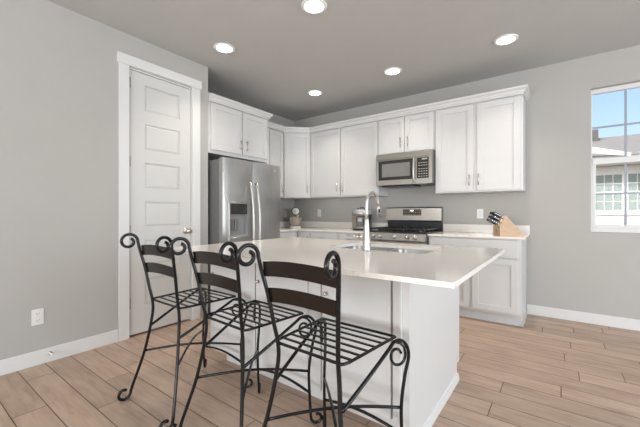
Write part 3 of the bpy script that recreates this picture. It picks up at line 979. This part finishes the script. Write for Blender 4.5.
def make_stool():
    t = thing('bar_stool', '', 'bar stool')
    for s in (-1, 1):
        # back post: foot scroll, leg, back and top scroll in one rod
        bm = new()
        foot = spiral(-.104, .046, .018, .0375, 420, 0 + 360 - 330, s * .242, 26)
        # foot scroll: curls up behind the leg; last point heads into the leg
        foot = []
        for i in range(27):
            u = i / 26
            a = R_(50 + 310 * u)          # from inner end round the back and bottom to the front
            r = .019 + .019 * min(1, u * 1.25)
            foot.append(Vector((s * .243, -.122 + r * cos(a), .0465 + r * sin(a))))
        leg = spline([(s * .243, -.083, .050), (s * .236, -.075, .085), (s * .212, -.052, .18), (s * .186, -.028, .29), (s * .164, -.008, .42), (s * .151, .004, .53), (s * .149, .0, .60),
                      (s * .158, -.014, .68), (s * .172, -.033, .80), (s * .188, -.054, .90), (s * .195, -.064, .955)], 5)
        top = []
        for i in range(1, 45):
            u = i / 44
            a = R_(0 + 425 * u)
            r = .049 - .030 * u ** 1.15
            dd = -.049 + .004 * u + r * cos(a) * 1.0
            top.append(Vector((s * (.195 - .17 * dd), -.064 + dd, .958 + r * sin(a) * .98)))
        tube(bm, foot + leg + top, RR, 10)
        obj('back_post', bm, M['iron'], t)
        # front leg: foot scroll, leg, shoulder and brace down to the back post
        bm = new()
        foot = []
        for i in range(25):
            u = i / 24
            a = R_(110 - 290 * u)
            r = .013 + .019 * min(1, u * 1.3)
            dd = .033 + r * cos(a)
            foot.append(Vector((s * (.212 + .72 * dd), .399 + .72 * dd, .0405 + r * sin(a))))
        leg = spline([(s * .212, .399, .055), (s * .211, .393, .14), (s * .209, .388, .289), (s * .217, .406, .42), (s * .228, .421, .50), (s * .223, .414, .548), (s * .209, .385, .579), (s * .200, .338, .584), (s * .198, .295, .568),
                      (s * .190, .20, .527), (s * .178, .09, .479), (s * .167, -.001, .440)], 6)
        tube(bm, foot + leg, RR * .9, 10)
        fl = obj('front_leg', bm, M['iron'], t)
        bm = new()
        def dg(d, z):
            return Vector((s * (.197 + .707 * d), .352 + .707 * d, z))
        sc = [dg(-.004, .580), dg(.022, .574), dg(.040, .556)]
        for i in range(28):
            u = i / 27
            a = R_(12 - 350 * u)
            sc.append(dg(.009 + (.037 - .018 * u) * cos(a), .521 + (.047 - .024 * u) * sin(a)))
        tube(bm, sc, .006, 8)
        obj('scroll', bm, M['iron'], fl)
        # crossing stretcher
        bm = new()
        a, b = Vector((s * .184, -.028, .289)), Vector((-s * .209, .386, .289))
        off = .0062 * s
        pts = [a.lerp(b, i / 16) + Vector((0, 0, .030 * sin(pi * i / 16) + off * sin(pi * i / 16))) for i in range(17)]
        tube(bm, pts, .0066, 8)
        obj('stretcher', bm, M['iron'], t)
    bm = new()
    pts = [Vector((-.211 + .422 * i / 16, .392, .172 + .024 * sin(pi * i / 16))) for i in range(17)]
    tube(bm, pts, .0072, 8); obj('footrest', bm, M['iron'], t)
    # seat: rod frame with flat bars across
    bm = new()
    fpts = spline([(-.150, .002, SZ), (.0, .002, SZ), (.145, .002, SZ), (.163, .006, SZ), (.170, .022, SZ), (.176, .07, SZ), (.195, .345, SZ)], 6)
    fpts = fpts + [Vector((.197, .352, SZ)), Vector((.19, .357, SZ)), Vector((-.19, .357, SZ)), Vector((-.197, .352, SZ))]
    fpts += spline([(-.195, .345, SZ), (-.176, .07, SZ), (-.170, .022, SZ), (-.163, .006, SZ), (-.145, .002, SZ)], 6)
    tube(bm, fpts, .0062, 8)
    seat = obj('seat', bm, M['iron'], t)
    for i in range(6):
        y = .052 + i * .0515
        w = .174 + (.195 - .174) * (y - .07) / .275
        bm = new(); bx(bm, -w, w, y - .006, y + .006, SZ - .0025, SZ + .0035, .0015)
        obj('seat_bar', bm, M['iron'], seat)
    # two arched back slats
    for z0, z1 in ((.872, .933), (.767, .827)):
        bm = new()
        zc = (z0 + z1) / 2
        # post position at that height
        f = (zc - .60) / .355
        hw = .149 + .046 * f + .0
        yy = -.060 * f ** 1.1
        n = 16
        rows = []
        for i in range(n + 1):
            s = 2 * i / n - 1
            arch = .013 * (1 - s * s)
            bow = -.012 * (1 - s * s)
            x = s * (hw - .004)
            zb0, zt0 = z0 + arch, z1 + arch
            yt = yy - (.012 if True else 0) * .5
            rows.append([bm.verts.new((x, yy + bow + .004 + .005, zb0)), bm.verts.new((x, yy + bow + .004 - .005, zt0)),
                         bm.verts.new((x, yy + bow + .008 - .005, zt0)), bm.verts.new((x, yy + bow + .008 + .005, zb0))])
        for a, b in zip(rows, rows[1:]):
            for k in range(4):
                fc_ = bm.faces.new((a[k], a[(k + 1) % 4], b[(k + 1) % 4], b[k])); fc_.smooth = False
        bm.faces.new(rows[0]); bm.faces.new(rows[-1][::-1])
        obj('back_slat', bm, M['bronze'], t)
    return t
st = make_stool()
stools = [(-1.855, .998, -.016, 'black wrought-iron bar stool farthest from the camera, nearest the pantry door'),
          (-1.302, .986, -.056, 'black wrought-iron bar stool in the middle of the row of three'),
          (-.771, .961, -.033, 'black wrought-iron bar stool nearest the camera, by the island end panel')]
for i, (x, y, r, lab) in enumerate(stools):
    o = st if i == 0 else copy_tree(st)
    o.location = (x, y, 0); o.rotation_euler = (0, 0, r)
    tag(o, lab, 'bar stool', 'wrought-iron bar stools')

# ------------------------------------------------------------------ knife block and knives (local x = from front to back, y left)
KA = R_(38)
kb = thing('knife_block', 'light wood slanted knife block on the right worktop', 'knife block', (-.487, 3.775, ZC), KA)
bm = new(); prism(bm, [(0, 0), (0, .098), (.062, .215), (.252, .012), (.252, 0)], 0, .125, 'y'); blk = obj('block', bm, M['block'], kb)
nrm_ = Vector((-.117, 0, .062)).normalized(); along = Vector((.062, 0, .117)).normalized()
p1 = Vector((0, 0, .098))
bm = new()
vs = []
for y in (.0005, .1245):
    for a, h in ((.002, .0004), (.130, .0004), (.130, .0024), (.002, .0024)):
        p = p1 + along * a + nrm_ * h
        vs.append(bm.verts.new((p.x, y, p.z)))
for q in ((0, 1, 2, 3), (7, 6, 5, 4), (0, 1, 5, 4), (1, 2, 6, 5), (2, 3, 7, 6), (3, 0, 4, 7)):
    bm.faces.new([vs[i] for i in q])
obj('slot_face', bm, M['blocktop'], kb)
bm = new(); lathe(bm, [(.0, 0), (.007, 0), (.007, .002), (.0, .002)], (-.0003, .062, .055), 14, Matrix.Rotation(-pi / 2, 4, 'Y')); obj('hole', bm, M['black'], kb)
BMAT = Matrix.Translation((-.487, 3.775, ZC)) @ Matrix.Rotation(KA, 4, 'Z')
def make_knife(L, w):
    t = thing('kitchen_knife', '', 'knife')
    # local z = out of the block
    bm = new(); bx(bm, -w, w, -.007, .007, .012, L, .004); bx(bm, -w - .002, w - .004, -.0072, .0072, L - .012, L + .004, .004); obj('handle', bm, M['black'], t)
    bm = new(); bx(bm, -w * .95, w * .95, -.0055, .0055, .0, .0118); obj('bolster', bm, M['nickel'], t)
    bm = new()
    for z in (.3, .55, .8):
        tube(bm, [(0, -.0078, .012 + (L - .012) * z), (0, .0078, .012 + (L - .012) * z)], .0028, 8)
    obj('rivet', bm, M['nickel'], t)
    return t
rows = [(.105, (.028, .062, .096), 'black-handled knife in the top row of the knife block', .105),
        (.066, (.022, .062, .102), 'black-handled knife in the middle row of the knife block', .098),
        (.026, (.030, .092), 'black-handled knife in the lowest row of the knife block', .105)]
first = {}
for a, ys, lab, L in rows:
    for y in ys:
        if L not in first:
            first[L] = o = make_knife(L, .0125)
        else:
            o = copy_tree(first[L])
        p = p1 + along * a + nrm_ * .0026
        z = nrm_; xx = along; yy = z.cross(xx)
        mt = Matrix(((xx.x, yy.x, z.x, p.x), (xx.y, yy.y, z.y, y), (xx.z, yy.z, z.z, p.z), (0, 0, 0, 1)))
        o.matrix_world = BMAT @ mt
        tag(o, lab, 'knife', 'knives in the block, ' + lab.split(' in the ')[1].split(' of')[0])

# ------------------------------------------------------------------ stand mixer (local -y = front)
mx = thing('stand_mixer', 'white stand mixer with steel bowl in the worktop corner', 'stand mixer', (-3.47, 4.06, ZC), R_(40))
bm = new()
prism(bm, rrect(-.085, .085, -.16, .13, .06), 0, .028); obj('base', bm, M['mixer'], mx)
bm = new(); prism(bm, rrect(-.05, .05, .035, .125, .03), .0285, .225); obj('column', bm, M['mixer'], mx)
bm = new()
prof = [(.0, -.17), (.03, -.168), (.05, -.155), (.060, -.12), (.064, -.05), (.064, .05), (.055, .11), (.035, .14), (.0, .15)]
lathe(bm, prof, (0, .0, .268), 24, Matrix.Rotation(-pi / 2, 4, 'X')); hd = obj('head', bm, M['mixer'], mx)
bm = new(); lathe(bm, [(.0648, -.135), (.0665, -.13), (.0665, -.118), (.0648, -.113)], (0, 0, .268), 24, Matrix.Rotation(-pi / 2, 4, 'X')); obj('band', bm, M['black'], hd)
bm = new(); lathe(bm, [(.0, -.01), (.018, -.01), (.018, .0), (.0, .0)], (0, -.172, .268), 16, Matrix.Rotation(pi / 2, 4, 'X')); obj('hub_cap', bm, M['nickel'], hd)
bm = new(); lathe(bm, [(.0, 0), (.045, 0), (.05, .01), (.075, .04), (.092, .09), (.098, .148), (.101, .15), (.094, .149), (.088, .09), (.07, .045), (.045, .016), (.0, .014)], (0, -.075, .029), 28); obj('bowl', bm, M['nickel'], mx)
bm = new(); lathe(bm, [(.0, .0), (.022, .0), (.022, .03), (.0, .03)], (0, -.085, .1795), 16); obj('beater_shaft', bm, M['nickel'], mx)

# ------------------------------------------------------------------ pressure cooker
pc = thing('pressure_cooker', 'stainless electric pressure cooker with grey lid left of the range', 'pressure cooker', (-2.24, 4.06, ZC), R_(18))
bm = new(); lathe(bm, [(.0, 0), (.132, 0), (.137, .006), (.137, .022), (.0, .022)], seg=36); obj('base', bm, M['black'], pc)
bm = new(); lathe(bm, [(.0, .0225), (.138, .0225), (.140, .03), (.140, .205), (.145, .212), (.145, .222), (.0, .222)], seg=36); bd = obj('body', bm, M['steel_h'], pc)
bm = new(); lathe(bm, [(.0, .2225), (.147, .2225), (.149, .232), (.145, .262), (.12, .288), (.06, .298), (.0, .299)], seg=36); ldd = obj('lid', bm, mat('lid_grey', (.46, .46, .46), .25, .5, noise=(12, .05, (1, 1, 1))), pc)
bm = new(); bx(bm, -.03, .03, -.016, .016, .2995, .325, .006); bx(bm, -.07, .07, -.02, .02, .292, .3105, .006); obj('lid_handle', bm, M['black'], ldd)
bm = new(); prism(bm, [(-.055, -.134), (-.045, -.155), (.045, -.155), (.055, -.134)], .05, .185); pnl = obj('control_panel', bm, M['black'], pc)
bm = new(); bx(bm, -.022, .022, -.1575, -.1552, .125, .165); obj('display', bm, M['buttons'], pnl)
# ------------------------------------------------------------------ outlets, door stop (local -y = front)
def outlet(label, loc, rotz, kind):
    t = thing('wall_switch' if kind == 's' else 'wall_outlet', label, 'switch' if kind == 's' else 'outlet', loc, rotz)
    bm = new(); bx(bm, -.036, .036, -.006, -.0005, -.059, .059, .003); pl = obj('cover_plate', bm, M['lightplastic'], t)
    if kind == 'd':
        for z in (-.024, .024):
            bm = new(); prism(bm, [(x, zz + z) for x, zz in rrect(-.017, .017, -.0145, .0145, .009)], -.0085, -.0062, 'y'); rc = obj('receptacle', bm, M['lightplastic'], t)
            bm = new(); bx(bm, -.009, -.006, -.0092, -.0086, z - .003, z + .007); bx(bm, .006, .009, -.0092, -.0086, z - .002, z + .006); bx(bm, -.0025, .0025, -.0092, -.0086, z - .011, z - .006); obj('slot', bm, M['gap_shade'], rc)
    else:
        bm = new(); bx(bm, -.0165, .0165, -.009, -.0062, -.033, .033, .001); rc = obj('rocker' if kind == 's' else 'receptacle', bm, M['lightplastic'], t)
        if kind == 'r':
            bm = new()
            for z in (-.018, .018):
                bx(bm, -.008, -.0055, -.0096, -.0091, z - .003, z + .006); bx(bm, .0055, .008, -.0096, -.0091, z - .003, z + .005)
            obj('slot', bm, M['gap_shade'], rc)
    return t
outlet('white duplex outlet low on the left wall above the baseboard', (XL, .713, .356), pi / 2, 'd')
outlet('white outlet plate on the back wall between mixer and cooker', (-3.19, YB, 1.132), 0, 'r')
outlet('white outlet plate on the back wall beside the knife block', (-.772, YB, 1.122), 0, 'r')
outlet('white switch plate on the side wall behind the stand mixer', (XA, 4.11, 1.118), pi / 2, 's')

t = thing('door_stop', 'small nickel spring door stop on the left baseboard', 'door stop', (XL + .0142, .783, .068), 0)
bm = new(); lathe(bm, [(.0, 0), (.013, 0), (.013, .004), (.006, .006), (.006, .05), (.0, .05)], (0, 0, 0), 14, RX); obj('rod', bm, M['nickel'], t)
bm = new(); lathe(bm, [(.0, .0505), (.010, .0505), (.010, .064), (.0, .066)], (0, 0, 0), 14, RX); obj('tip', bm, M['lightplastic'], t)
